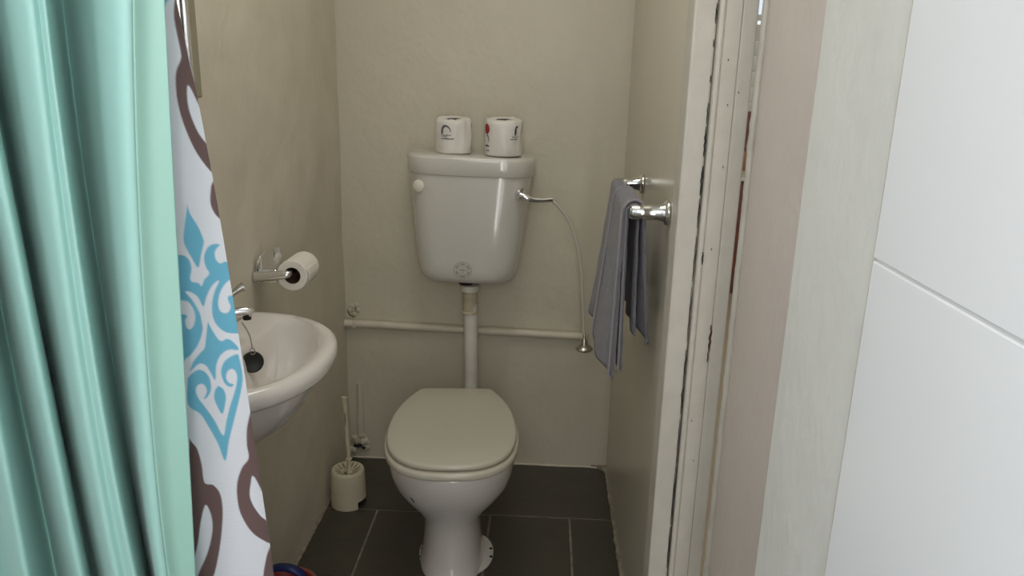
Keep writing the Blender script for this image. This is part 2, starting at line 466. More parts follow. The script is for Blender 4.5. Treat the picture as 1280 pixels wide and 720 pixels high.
for x in (-0.40, 0.365):
    box('window_frame', x, x + 0.035, -0.03, 0.04, 1.25, 2.21, 'slat', win2)
box('window_sill', -0.42, 0.42, -0.09, 0.04, 1.19, 1.2145, 'slat', win2)
def slat_mesh(thk):
    bm = bmesh.new()
    a = math.radians(22)
    add_box(bm, -0.363, 0.363, -thk / 2, thk / 2, -0.056, 0.056)
    bmesh.ops.rotate(bm, verts=bm.verts, cent=(0, 0, 0), matrix=Matrix.Rotation(-a, 3, 'X'))
    me = bpy.data.meshes.new('slat'); bm.to_mesh(me); bm.free()
    return me
sm = slat_mesh(0.012); sm.materials.append(M['slat'])
gm = slat_mesh(0.005); gm.materials.append(M['glass'])
for i in range(5):
    o = bpy.data.objects.new('slat', sm); COL.objects.link(o); o.parent = win2; o.location = (0, 0.0, 1.305 + i * 0.104)
for i in range(4):
    o = bpy.data.objects.new('pane', gm); COL.objects.link(o); o.parent = win2; o.location = (0, 0.0, 1.89 + i * 0.1)

cab = thing('wooden_cabinet', 'dark red-brown wooden cabinet seen through the door gap', 'cabinet', (1.35, 5.05, 0))
box('carcass', -0.45, 0.45, 0.012, 0.38, 0.0, 0.765, 'wood_dark', cab, bevel=0.004)
box('top', -0.46, 0.46, -0.01, 0.39, 0.7655, 0.788, 'slat', cab, bevel=0.003)
for x in (-0.44, 0.005):
    d = box('cabinet_door', x, x + 0.435, -0.004, 0.0115, 0.04, 0.75, 'wood_dark', cab, bevel=0.003)
bed = thing('headboard', 'orange-brown wooden headboard under the white louvre window, seen through the door gap', 'headboard', (1.35, 5.52, 0))
box('rail_panel', -0.5, 0.5, 0.0, 0.03, 0.0, 0.915, 'wood_mid', bed, bevel=0.004)
box('post', 0.02, 0.09, 0.031, 0.08, 0.0, 1.185, 'wood_dark', bed, bevel=0.004)
box('post', -0.45, -0.38, 0.031, 0.08, 0.0, 1.185, 'wood_dark', bed, bevel=0.004)

# ------------------------------------------------------------------ shower curtains
def catmull(P, sub):
    """P: list of (x, y); returns dense curve"""
    P = np.asarray(P, float); out = []
    n = len(P)
    for i in range(n - 1):
        p0, p1, p2, p3 = P[max(i - 1, 0)], P[i], P[i + 1], P[min(i + 2, n - 1)]
        for k in range(sub):
            t = k / sub
            out.append(0.5 * (2 * p1 + (p2 - p0) * t + (2 * p0 - 5 * p1 + 4 * p2 - p3) * t * t + (3 * p1 - p0 - 3 * p2 + p3) * t ** 3))
    out.append(P[-1])
    return np.array(out)

# pleats of the mint curtain: depth y and sideways position x at three heights (z, x)
PLEATS = [
    (0.655, [(1.4469, -0.6399), (1.1965, -0.6424), (0.8876, -0.6369)]),
    (0.735, [(1.4534, -0.6342), (1.1734, -0.6286), (0.8279, -0.6169)]),
    (0.660, [(1.4486, -0.5347), (1.1977, -0.5299), (0.8879, -0.5239)]),
    (0.765, [(1.4570, -0.5875), (1.1668, -0.5786), (0.8087, -0.5676)]),
    (0.670, [(1.4502, -0.4971), (1.1964, -0.4874), (0.8833, -0.4755)]),
    (0.765, [(1.4576, -0.5516), (1.1681, -0.5388), (0.8114, -0.5184)]),
    (0.660, [(1.4505, -0.4346), (1.2011, -0.4345), (0.8936, -0.4218)]),
    (0.665, [(1.4512, -0.4192), (1.2002, -0.4203), (0.8908, -0.4062)]),
    (0.768, [(1.4595, -0.4723), (1.1696, -0.4731), (0.8126, -0.4583)]),
    (0.718, [(1.4560, -0.4170), (1.1851, -0.4275), (0.8511, -0.4221)]),
    (0.655, [(1.4516, -0.3548), (1.2045, -0.3750), (0.8997, -0.3767)]),
    (0.668, [(1.4530, -0.3412), (1.2015, -0.3597), (0.8908, -0.3655)]),
    (0.675, [(1.4539, -0.3261), (1.2003, -0.3366), (0.8866, -0.3496)]),
]
def pleat_x(tab, z):
    zs = [t[0] for t in tab]; xs = [t[1] for t in tab]
    c = np.polyfit(zs, xs, 2)
    lo, hi = 0.80, 1.47
    zc = min(max(z, lo), hi)
    return float(np.polyval(c, zc) + (z - zc) * (2 * c[0] * zc + c[1]) * 0.6)
rows_ = []
NZ = 90
for j in range(NZ + 1):
    z = 0.22 + (2.02 - 0.22) * j / NZ
    ctl = []
    for k, (y, tab) in enumerate(PLEATS):
        wob = 0.004 * nz(z * 2.2, k * 3.7)
        ctl.append((pleat_x(tab, z) + wob, y + 0.006 * nz(z * 1.7, k * 5.1 + 40)))
    wide = []
    for k, p in enumerate(ctl):
        if 0 < k < len(ctl) - 4 and p[1] < ctl[k - 1][1] and p[1] < ctl[k + 1][1]:
            wide += [(p[0] - 0.010, p[1] + 0.003), (p[0] + 0.004, p[1] + 0.006)]     # broad rounded ridge
        else:
            wide.append(p)
    c = catmull(wide, 12)
    rows_.append([(x, y, z) for x, y in c])
rows_ = np.array(rows_)
rows_[:, :, 0] = np.maximum(rows_[:, :, 0], XL + 0.02)
ncol = rows_.shape[1]
for _ in range(10):                                   # soften the folds across the cloth
    rows_[:, 1:-1] = 0.25 * rows_[:, :-2] + 0.5 * rows_[:, 1:-1] + 0.25 * rows_[:, 2:]
liner = thing('shower_curtain', 'plain mint green satin shower curtain hanging in deep pleats', 'curtain', (-0.5, 0.70, 0.22))
loc = np.array([-0.5, 0.70, 0.22])
solidify(grid_mesh(rows_[:, :ncol - 18] - loc, 'liner', 'pleated_cloth', liner), 0.0012)
hem = rows_[:, ncol - 19:] - loc
solidify(grid_mesh(hem, 'liner_hem', 'side_hem', liner), 0.0024)

# printed cloth behind it
# outlines of the print, mm from the free edge (u) and above the floor (v)
BLUE = [
    [(-27.7,1259.9),(-26.5,1250.3),(-21.5,1236.1),(-18.9,1222.9),(-19.4,1217.4),(-23.2,1206.7),(-28.2,1191.9),(-32.2,1201.7),(-35.9,1214.0),(-37.0,1222.7),(-34.3,1235.6),(-30.8,1248.3)],
    [(-47.6,1206.7),(-43.3,1206.6),(-38.3,1204.9),(-35.0,1199.7),(-34.6,1190.8),(-37.3,1180.9),(-36.1,1176.4),(-30.7,1174.9),(-28.0,1171.3),(-24.7,1177.8),(-19.0,1184.6),(-20.9,1191.0),(-21.6,1198.8),(-20.1,1206.5),(-15.7,1213.9),(-9.6,1216.9),(-4.4,1215.8),(-8.5,1211.4),(-10.8,1205.9),(-10.3,1199.2),(-7.1,1195.1),(1.6,1193.4),(11.1,1148.9),(6.1,1113.4),(-0.7,1114.4),(-12.3,1116.4),(-19.8,1125.1),(-22.6,1136.5),(-20.8,1152.5),(-16.1,1165.8),(-10.7,1176.3),(-18.2,1171.0),(-25.1,1159.3),(-29.7,1148.2),(-33.1,1158.6),(-38.7,1164.9),(-44.4,1165.6),(-39.1,1156.3),(-34.5,1142.2),(-33.7,1130.6),(-34.2,1121.4),(-39.4,1107.9),(-46.8,1096.8),(-55.0,1089.6),(-67.4,1086.5)],
    [(-28.0,1130.6),(-25.0,1119.3),(-19.4,1107.0),(-12.3,1108.7),(-6.8,1104.7),(-2.4,1095.5),(-13.1,1095.7),(-21.8,1089.4),(-27.2,1078.0),(-30.3,1061.5),(-33.8,1071.7),(-37.4,1080.5),(-44.1,1081.9),(-53.2,1073.9),(-48.6,1085.1),(-40.2,1095.0),(-35.3,1100.4),(-31.8,1114.2)],
    [(-56.9,1066.4),(-61.6,1035.2),(-50.5,1022.4),(-44.6,1006.8),(-37.8,983.1),(-33.7,960.6),(-26.4,986.3),(-16.6,1015.3),(-6.2,1046.7),(-2.5,1063.7),(-3.2,1085.5),(-4.7,1089.8),(-12.2,1087.2),(-18.9,1081.9),(-23.0,1072.7),(-23.3,1063.1),(-20.6,1054.2),(-16.0,1051.2),(-12.9,1054.1),(-17.3,1056.2),(-19.5,1062.6),(-17.5,1069.7),(-13.1,1072.8),(-9.4,1070.1),(-8.5,1061.5),(-12.4,1047.2),(-20.0,1028.2),(-26.4,1009.1),(-31.5,992.8),(-37.7,1013.4),(-45.1,1031.7),(-49.7,1041.9),(-50.8,1051.7),(-47.5,1057.5),(-43.0,1058.3),(-40.2,1053.1),(-40.7,1047.1),(-44.4,1039.7),(-39.6,1043.3),(-35.8,1051.3),(-35.3,1063.4),(-38.6,1071.8),(-44.0,1075.2),(-50.3,1072.8)],
    [(-28.4,1054.0),(-24.1,1049.7),(-22.7,1041.0),(-24.5,1031.3),(-29.0,1019.5),(-32.6,1030.0),(-34.2,1040.1),(-31.9,1049.6)],
    [(-14.6,1463.9),(-6.2,1464.4),(-8.7,1460.3),(-13.9,1451.4),(-18.7,1444.8)],
]
HOLES = [
    [(-51.7,1156.9),(-47.8,1156.1),(-43.2,1154.3),(-39.6,1146.1),(-39.2,1135.7),(-42.5,1126.3),(-46.9,1123.1),(-49.7,1126.7),(-49.2,1134.1),(-46.6,1138.1),(-49.6,1140.5),(-54.0,1142.2)],
    [(4.8,1179.7),(-0.9,1175.9),(-7.1,1170.2),(-12.5,1161.0),(-15.5,1149.7),(-14.7,1141.6),(-10.2,1138.5),(-5.9,1140.6),(-3.7,1146.3),(-5.0,1151.8),(-4.5,1157.8),(4.1,1160.8)],
]
BROWN = [
    [(-1.1,1464.4),(-5.5,1445.5),(-6.1,1416.1),(-7.4,1407.2),(-13.1,1396.5),(-16.2,1384.4),(-18.1,1364.5),(-16.3,1339.7),(-10.0,1312.8),(1.3,1292.9),(3.7,1314.3),(-5.0,1333.4),(-9.2,1353.8),(-8.8,1370.8),(-5.2,1381.6),(1.6,1358.6),(-0.4,1407.4),(1.1,1445.8),(2.6,1464.6)],
    [(3.0,1288.3),(-1.6,1281.8),(-3.9,1275.3),(-6.3,1262.1),(-4.9,1252.1),(-0.7,1244.6),(6.4,1240.1),(10.9,1278.5)],
    [(-1.5,1014.2),(-6.6,997.6),(-9.1,977.9),(-9.4,960.7),(-18.3,948.7),(-25.3,930.8),(-27.9,910.6),(-27.1,889.5),(-20.6,867.1),(-11.3,853.7),(2.4,847.0),(2.6,872.6),(-6.0,883.9),(-12.2,897.8),(-14.4,911.4),(-11.7,926.0),(-6.6,936.7),(5.8,902.2),(10.0,943.6),(4.1,1014.2),(2.6,1022.5)],
    [(2.1,844.5),(-1.4,839.7),(-7.7,822.5),(-12.2,796.0),(6.8,797.0),(8.4,839.1)],
    [(-66.2,993.0),(-64.5,988.0),(-59.8,978.9),(-57.9,959.1),(-58.3,936.2),(-50.0,932.3),(-44.6,921.3),(-43.9,904.9),(-47.0,881.6),(-54.9,846.6),(-68.2,806.5),(-86.1,805.5),(-69.2,841.9),(-60.6,865.6),(-57.3,883.3),(-58.1,899.7),(-61.9,906.5),(-70.4,884.0),(-81.2,847.3),(-100.2,812.8)],
]

EDGE_C = [-0.10502, 0.31513, -0.38127, -0.1558]
def edge_x(z):
    zc = np.clip(z, 0.84, 1.46)
    d = np.polyval(np.polyder(np.array(EDGE_C)), zc)
    return np.polyval(EDGE_C, zc) + (z - zc) * d * 0.6
NU, NV = 110, 1450
zz = np.linspace(0.24, 2.02, NV + 1)
uu = np.linspace(0.0, -0.105, NU + 1)
U, Vv = np.meshgrid(uu, zz)
X = edge_x(Vv) + U
Y = 0.785 + 0.010 * np.sin((X + 0.33) * 42 + 1.2 * Vv)
P = np.stack([X, Y, Vv], -1)
def sd_poly(px, py, poly):
    """signed distance in mm, negative inside"""
    poly = np.asarray(poly, float)
    d = np.full(px.shape, 1e9); ins = np.zeros(px.shape, bool)
    n = len(poly)
    for i in range(n):
        ax, ay = poly[i]; bx, by = poly[(i + 1) % n]
        ex, ey = bx - ax, by - ay
        L2 = ex * ex + ey * ey + 1e-9
        t = np.clip(((px - ax) * ex + (py - ay) * ey) / L2, 0, 1)
        d = np.minimum(d, (px - ax - t * ex) ** 2 + (py - ay - t * ey) ** 2)
        cond = (ay > py) != (by > py)
        ins ^= cond & (px < ex * (py - ay) / (ey if abs(ey) > 1e-9 else 1e-9) + ax)
    return np.sqrt(d) * np.where(ins, -1, 1)
def round_poly(poly):
    c = catmull(list(poly) + [poly[0]], 4)
    return c[:-1]
um, vm = U * 1000, Vv * 1000
# the motif repeats along the cloth
lo, per = 797.0, 668.0
vm = (vm - lo) % per + lo
axis = 0.0180 * vm - 50.27
left = 0.1166 * vm - 183.07 - 6
um = np.where(um < left, 2 * axis - um, um)
um = np.where(um > 14, um - 78, um)
def cover(polys, sharp_tip=True):
    out = np.zeros(um.shape)
    for p in polys:
        a = np.array(p)
        bb = (um > a[:, 0].min() - 3) & (um < a[:, 0].max() + 3) & (vm > a[:, 1].min() - 3) & (vm < a[:, 1].max() + 3)
        if not bb.any():
            continue
        d = sd_poly(um[bb], vm[bb], round_poly(p))
        out[bb] = np.maximum(out[bb], np.clip(0.5 - d / 1.0, 0, 1))
    return out
blue = cover(BLUE) * (1 - cover(HOLES))
brown = cover(BROWN)
white_c, blue_c, brown_c = np.array([0.80, 0.81, 0.87]), np.array([0.155, 0.48, 0.66]), np.array([0.15, 0.088, 0.084])
C = white_c * np.ones(um.shape + (1,))
C = C * (1 - blue[..., None]) + blue_c * blue[..., None]
C = C * (1 - brown[..., None]) + brown_c * brown[..., None]
pc = grid_mesh(P - np.array([-0.4, 0.785, 0.24]), 'print', 'patterned_curtain')
pc.location = (-0.4, 0.785, 0.24)
att = pc.data.color_attributes.new('Print', 'FLOAT_COLOR', 'POINT')
rgba = np.ones((C.shape[0] * C.shape[1], 4)); rgba[:, :3] = C.reshape(-1, 3)
att.data.foreach_set('color', rgba.ravel())
tag(pc, 'white shower curtain printed with blue damask and brown scrolls, behind the mint one', 'curtain')

# ------------------------------------------------------------------ toilet
def egg(hw, yf, yb, z, n=48, pw=2.0, back_sq=2.0, cx=0.0, ym=None):
    """egg outline: front at -yf side, back at yb side (local, front = -y)"""
    ym = (yf + yb) / 2 if ym is None else ym
    pts = []
    for k in range(n):
        a = 2 * math.pi * k / n
        c, s = math.cos(a), math.sin(a)
        e = pw if s < 0 else back_sq
        x = hw * math.copysign(abs(c) ** (2 / e), c)
        y = (ym - yf if s < 0 else yb - ym) * math.copysign(abs(s) ** (2 / e), s)
        pts.append(Vector((cx + x, ym + y, z)))
    return pts
TO = (-0.235, 1.97, 0)
toilet = thing('toilet', 'white ceramic toilet pan on a pedestal with its ivory lid closed', 'toilet', TO, (0, 0, math.radians(4.3)))
def pan_ring(z, hw, yf, yb, ym=0.0, bs=2.4):
    return egg(hw, yf, yb, z, 48, 2.1, bs, ym=ym)
prof = [(0.0, 0.096, -0.128, 0.215, 0.03, 3.0), (0.012, 0.095, -0.127, 0.215, 0.03, 3.0), (0.022, 0.091, -0.118, 0.212, 0.03, 3.0),
        (0.06, 0.087, -0.108, 0.21, 0.03, 3.0), (0.11, 0.083, -0.103, 0.21, 0.03, 3.0), (0.15, 0.083, -0.105, 0.21, 0.02, 2.8),
        (0.185, 0.091, -0.115, 0.212, 0.01, 2.6), (0.22, 0.117, -0.136, 0.216, 0.0, 2.5), (0.255, 0.146, -0.162, 0.22, 0.0, 2.4),
        (0.29, 0.166, -0.186, 0.225, 0.0, 2.4), (0.325, 0.1755, -0.203, 0.23, 0.0, 2.4), (0.355, 0.1795, -0.212, 0.235, 0.0, 2.4), (0.376, 0.181, -0.215, 0.238, 0.0, 2.4),
        (0.384, 0.179, -0.214, 0.238, 0.0, 2.4), (0.388, 0.174, -0.209, 0.235, 0.0, 2.4)]
rings = [pan_ring(z, hw, yf, yb, ym, bs) for z, hw, yf, yb, ym, bs in prof]
rings += [pan_ring(0.388, 0.135, -0.165, 0.13, 0.0, 2.2), pan_ring(0.36, 0.125, -0.155, 0.12, 0.0, 2.2), pan_ring(0.27, 0.09, -0.11, 0.08, 0.0, 2.2), pan_ring(0.21, 0.05, -0.06, 0.05, 0.0, 2.0)]
loft('pan', rings, 'ceramic', toilet, angle=60)
# foot flange with fixing holes
fl = loft('foot', [egg(0.112, -0.085, 0.15, 0.0005, 40, 2.2, 2.2, cx=0.012, ym=0.04), egg(0.112, -0.085, 0.15, 0.005, 40, 2.2, 2.2, cx=0.012, ym=0.04), egg(0.108, -0.08, 0.145, 0.009, 40, 2.2, 2.2, cx=0.012, ym=0.04)], 'ceramic', toilet)
for sx in (-1, 1):
    for y in (0.035, 0.075):
        lathe('bolt_hole', (0.012 + sx * 0.104, y - 0.03, 0.0085), (0, 0, 1), [(0, 0.005), (0.0015, 0.005)], 'black', fl, n=12)
bm = bmesh.new()
chip = [(-0.003, 0.010), (0.0, 0.006), (0.003, -0.008), (0.001, -0.011), (-0.002, -0.004)]
nrm = Vector((-0.545, -0.742, -0.39)).normalized(); _, cu, cw = frame_from(nrm)

def seat_outline(sc, z, n=64, dy=0.0):
    """plan of seat/lid: round front, sides running straight in to a squared-off back"""
    pts = []
    P0 = [(0.0, -0.228), (0.075, -0.219), (0.135, -0.183), (0.173, -0.118), (0.1885, -0.03), (0.188, 0.05), (0.182, 0.11), (0.168, 0.175), (0.148, 0.235), (0.126, 0.283), (0.116, 0.299), (0.098, 0.305), (0.0, 0.306)]
    c = catmull(P0, 4)
    full = [(x, y) for x, y in c] + [(-x, y) for x, y in c[::-1][1:-1]]
    cy = 0.03
    return [Vector((x * sc, cy + (y - cy) * sc + dy, z)) for x, y in full]
def slab(name, z0, z1, sc, material, bev=0.006):
    rings = [seat_outline(sc - 0.03, z0), seat_outline(sc - 0.005, z0 + 0.002), seat_outline(sc, z0 + bev * 0.8)]
    rings += [seat_outline(sc, z1 - bev), seat_outline(sc - 0.012, z1 - bev * 0.35), seat_outline(sc - 0.04, z1), seat_outline(0.5, z1 + 0.001)]
    return loft(name, rings, material, toilet, angle=50)
slab('seat', 0.3895, 0.411, 1.0, 'seat')
slab('lid', 0.4145, 0.430, 0.962, 'seat', 0.005)
for sx in (-1, 1):
    lathe('hinge', (sx * 0.075 - 0.02, 0.285, 0.404), (1, 0, 0), [(0, 0.008), (0.002, 0.010), (0.038, 0.010), (0.04, 0.008)], 'seat', toilet, n=14)
# small chip in the glaze of the bowl
b0 = Vector((-0.0987, -0.1556, 0.2955)) - nrm * 0.0008
chipm = [b0 + cu * a * 1.2 + cw * b for a, b in [(-0.004, 0.009), (-0.001, 0.008), (0.005, -0.008), (0.003, -0.010), (-0.002, -0.001)]]
add_loft(bm, [chipm, [p + nrm * 0.0018 for p in chipm]])
from_bm('glaze_chip', bm, 'black', toilet)

# ------------------------------------------------------------------ cistern
CI = (-0.246, YB - 0.003, 0.735)
cis = thing('cistern', 'off-white ceramic cistern with two wrapped rolls on its lid', 'cistern', CI, (0, math.radians(1.3), math.radians(1.5)))
def rrect(hw, yf, yb, z, r, n=8, bow=0.006):
    """rounded rectangle, front (-y) edge slightly bowed"""
    pts = []
    for cx, cy, a0 in ((hw - r, yf + r, -90), (hw - 0.012, yb - 0.012, 0), (-hw + 0.012, yb - 0.012, 90), (-hw + r, yf + r, 180)):
        rr = r if cy < (yf + yb) / 2 else 0.012
        for k in range(n + 1):
            a = math.radians(a0 + 90 * k / n)
            pts.append([cx + rr * math.cos(a), cy + rr * math.sin(a), z])
    m_ = len(pts)
    # front edge subdivision for the bow
    a, b = pts[-1], pts[0]
    for k in range(1, 8):
        t = k / 8
        pts.append([a[0] + (b[0] - a[0]) * t, a[1], z])
    for p in pts:
        if p[1] < (yf + yb) / 2:
            p[1] -= bow * (1 - min(1, abs(p[0]) / hw) ** 2)
    return [Vector(p) for p in pts]
prof = [(0.000, 0.118, -0.138), (0.003, 0.135, -0.155), (0.010, 0.147, -0.166), (0.022, 0.156, -0.174), (0.045, 0.1635, -0.180), (0.08, 0.169, -0.183), (0.14, 0.1765, -0.186), (0.22, 0.185, -0.189), (0.30, 0.1925, -0.191), (0.356, 0.197, -0.192)]
loft('tank', [rrect(hw, yf, 0.0, z, min(0.085, hw * 0.46)) for z, hw, yf in prof], 'ceramic_cistern', cis, angle=50)
prof = [(0.3565, 0.197, -0.192), (0.357, 0.200, -0.196), (0.360, 0.2015, -0.1975), (0.405, 0.204, -0.200), (0.411, 0.2025, -0.1985), (0.415, 0.198, -0.194), (0.417, 0.188, -0.184), (0.418, 0.10, -0.12)]
loft('tank_lid', [rrect(hw, yf, 0.0 if i < 5 else -0.006, z, 0.085 if hw > 0.15 else 0.03) for i, (z, hw, yf) in enumerate(prof)], 'ceramic_cistern', cis, angle=50)
lathe('blanking_cap', (-0.158, -0.181, 0.318), (-0.40, -1, -0.03), [(0, 0.019), (0.004, 0.019), (0.0062, 0.016), (0.007, 0.0)], 'white_plastic', cis, n=24)
lev = lathe('flush_lever', (0.161, -0.174, 0.305), (0.30, -1, -0.02), [(0, 0.021), (0.004, 0.0215), (0.010, 0.019), (0.018, 0.015), (0.026, 0.011), (0.029, 0.0)], 'chrome', cis, n=24)
arm = [(0.163, -0.203, 0.305), (0.178, -0.208, 0.302), (0.200, -0.208, 0.2955), (0.225, -0.204, 0.294), (0.248, -0.200, 0.2955), (0.262, -0.197, 0.296)]
loft('lever_arm', [[c + Vector(((p.x - c.x), (p.y - c.y) * 0.75, (p.z - c.z) * (1.05 if i > 12 else 1.0))) for p in ring] for i, (ring, c) in enumerate((r_, sum(r_, Vector()) / len(r_)) for r_ in tube_rings(smooth_path(arm, 6), lambda t: 0.0135 - 0.0065 * min(1, t * 2.2) + 0.0010 * t, 12))], 'chrome', lev, angle=60)
# lever_arm is modelled in cistern coordinates already
# maker's roundel
bd = bpy.data.objects.new('roundel', None)
def ring_mesh(bm, cx, cz, r0, r1, a0, a1, yfun, n=40):
    vs = []
    for k in range(n + 1):
        a = a0 + (a1 - a0) * k / n
        vs.append([bm.verts.new((cx + r * math.cos(a), yfun(cx + r * math.cos(a), cz + r * math.sin(a)), cz + r * math.sin(a))) for r in (r0, r1)])
    for p, q in zip(vs[:-1], vs[1:]):
        bm.faces.new((p[0], p[1], q[1], q[0]))
def tank_front(x, z):
    zs = [0.000, 0.003, 0.010, 0.022, 0.045, 0.08, 0.14, 0.22, 0.30, 0.356]
    ys = [-0.138, -0.155, -0.166, -0.174, -0.180, -0.183, -0.186, -0.189, -0.191, -0.192]
    hw = np.interp(z, zs, [0.118, 0.135, 0.147, 0.156, 0.1635, 0.169, 0.1765, 0.185, 0.1925, 0.197])
    return float(np.interp(z, zs, ys) - 0.006 * (1 - min(1, abs(x) / hw) ** 2) - 0.0007)
bm = bmesh.new()
RX, RZ = -0.012, 0.052
ring_mesh(bm, RX, RZ, 0.0275, 0.0288, 0, 2 * math.pi, tank_front, 64)
ring_mesh(bm, RX, RZ, 0.0155, 0.0164, 0, 2 * math.pi, tank_front, 48)
for a0, a1 in ((0.15, 0.9), (1.25, 1.95), (2.2, 2.9), (3.3, 4.0), (4.3, 5.2), (5.45, 6.1)):
    ring_mesh(bm, RX, RZ, 0.0200, 0.0228, a0, a1, tank_front, 12)
x = RX - 0.010
for w in (0.0030, 0.0024, 0.0034, 0.0028, 0.0030):
    v = [bm.verts.new((px_, tank_front(px_, pz_), pz_)) for px_, pz_ in ((x, RZ - 0.0018), (x + w, RZ - 0.0018), (x + w, RZ + 0.0018), (x, RZ + 0.0018))]
    bm.faces.new(v); x += w + 0.0011
for z_, w in ((RZ + 0.0068, 0.004), (RZ - 0.0072, 0.007)):
    v = [bm.verts.new((px_, tank_front(px_, pz_), pz_)) for px_, pz_ in ((RX - w / 2, z_ - 0.0008), (RX + w / 2, z_ - 0.0008), (RX + w / 2, z_ + 0.0008), (RX - w / 2, z_ + 0.0008))]
    bm.faces.new(v)
bpy.data.objects.remove(bd)
o = from_bm('printed_roundel', bm, 'badge_ink', cis)
o['label'] = 'small grey round printed emblem'
# tail nut under the cistern
lathe('tail_nut', (-0.005, -0.115, -0.012), (0, 0, 1), [(0, 0.022), (0.001, 0.024), (0.0125, 0.024)], 'black', cis, n=20)

# flush pipe
fp = thing('flush_pipe', 'white vertical flush pipe with a yellowed collar between cistern and pan', 'pipe', (-0.234, 2.45, 0))
tube('pipe', smooth_path([(0.002, 0.003, 0.655), (0.004, 0.003, 0.55), (0.006, 0.0, 0.44), (0.007, -0.006, 0.36), (0.007, -0.030, 0.330), (0.007, -0.080, 0.320), (0.007, -0.225, 0.319)], 8), 0.0225, 'flush_white', fp, n=24)
lathe('collar', (0.0, 0.003, 0.630), (0, 0, 1), [(0, 0.0228), (0.002, 0.0238), (0.068, 0.0238), (0.069, 0.022)], 'old_collar', fp, n=24)
lathe('coupling_ring', (0.0, 0.003, 0.622), (0, 0, 1), [(0, 0.0245), (0.0015, 0.0265), (0.008, 0.0265), (0.0085, 0.0245)], 'old_collar', fp, n=24)
lathe('coupling_nut', (0.0, 0.003, 0.699), (0, 0, 1), [(0, 0.027), (0.001, 0.029), (0.021, 0.031), (0.022, 0.028)], 'flush_white', fp, n=24, angle=25)

# water pipe along the wall
wp = thing('water_pipe', 'thin painted water pipe running along the wall behind the flush pipe', 'pipe', (-0.27, 2.558, 0.53))
pth = [Vector((-0.42 + 0.85 * i / 40, 0.001 * nz(i * 0.3, 7), 0.0045 - 0.018 * i / 40 + 0.0015 * nz(i * 0.25, 2))) for i in range(41)]
tube('pipe', pth, lambda t: 0.0142 + 0.0012 * nz(t * 30, 4), 'pipe_paint', wp, n=14)
tube('elbow', smooth_path([(0.41, 0, -0.013), (0.425, 0, -0.0145), (0.431, 0.004, -0.016), (0.432, 0.016, -0.017)], 5), 0.0145, 'pipe_paint', wp, n=14)
box('pipe_clip', -0.392, -0.378, -0.0135, 0.012, -0.010, 0.018, 'pipe_paint', wp, bevel=0.003)
# broken plaster where the pipe leaves the wall
def lump(name, c, rx, ry, rz, material, seed, label=None, cat=None, amp=0.35):
    bm = bmesh.new()
    bmesh.ops.create_icosphere(bm, subdivisions=3, radius=1.0)
    for v in bm.verts:
        k = 1 + amp * nz(v.co.x * 2.2 + seed, v.co.y * 2.2, v.co.z * 2.2) + amp * 0.5 * nz(v.co.x * 6 + seed, v.co.y * 6, v.co.z * 6)
        v.co = Vector((v.co.x * rx * k, v.co.y * ry * k, v.co.z * rz * k))
    o = from_bm(name, bm, material, angle=60)
    o.location = c
    return o
def crack(name, pts, wall_y, parent, w=0.0022):
    bm = bmesh.new()
    rings = []
    n = len(pts)
    up, dn = [], []
    for i, (x, z) in enumerate(pts):
        k = w * (0.3 + abs(nz(i * 1.3, x * 40))) * (0.35 if i in (0, n - 1) else 1)
        up.append((x + k * 0.4, z + k)); dn.append((x - k * 0.4, z - k))
    poly = up + dn[::-1]
    add_loft(bm, [[Vector((x, wall_y, z)) for x, z in poly], [Vector((x, wall_y - 0.0012, z)) for x, z in poly]])
    return from_bm(name, bm, 'brown_chip', parent)
dam = thing('plaster_patch', 'flaking cracked plaster patch above the left end of the water pipe', 'plaster patch', (-0.66, YB - 0.002, 0.57))
for i, p in enumerate([(-0.012, 0.012), (0.002, -0.006), (0.014, 0.010), (-0.004, 0.024), (0.008, 0.030)]):
    l = lump('plaster_flake', (p[0], 0.001, p[1]), 0.011, 0.004, 0.009, 'paint_back', 3.3 * i)
    l.parent = dam
for i, pts in enumerate([[(-0.022, 0.010), (-0.018, 0.002), (-0.012, -0.008), (-0.004, -0.011)], [(-0.010, -0.009), (-0.002, -0.012), (0.006, -0.013)], [(0.004, 0.022), (0.010, 0.016), (0.013, 0.010)], [(-0.008, 0.012), (-0.005, 0.014)], [(0.0, -0.004), (0.003, -0.002)], [(0.007, 0.030), (0.011, 0.036)]]):
    crack('crack', pts, -0.0055, dam, 0.0026)

# short stub of boxed pipe by the floor in the corner
cp = thing('conduit_pipe', 'painted over pipe stub in the back corner beside the toilet brush', 'pipe', (-0.648, 2.571, 0))
tube('pipe', [(0, 0, 0.09), (0, 0, 0.15), (0.001, 0.001, 0.22), (0.001, 0.003, 0.30)], lambda t: 0.016 - 0.004 * t, 'paint_back', cp, n=12)
for i, (a, b, c, r) in enumerate([(-0.012, -0.004, 0.078, 0.022), (0.012, -0.003, 0.07, 0.022), (0.0, -0.005, 0.095, 0.018), (0.02, 0.0, 0.045, 0.016), (-0.03, 0.0, 0.03, 0.02)]):
    l = lump('mortar_lump', (a, b, c), r, 0.012, r * 0.9, 'paint_back', 7.7 * i); l.parent = cp
l = lump('hole', (-0.012, -0.008, 0.052), 0.016, 0.006, 0.006, 'black', 2.2); l.parent = cp
l = lump('hole', (0.012, -0.009, 0.045), 0.010, 0.005, 0.004, 'black', 5.2); l.parent = cp

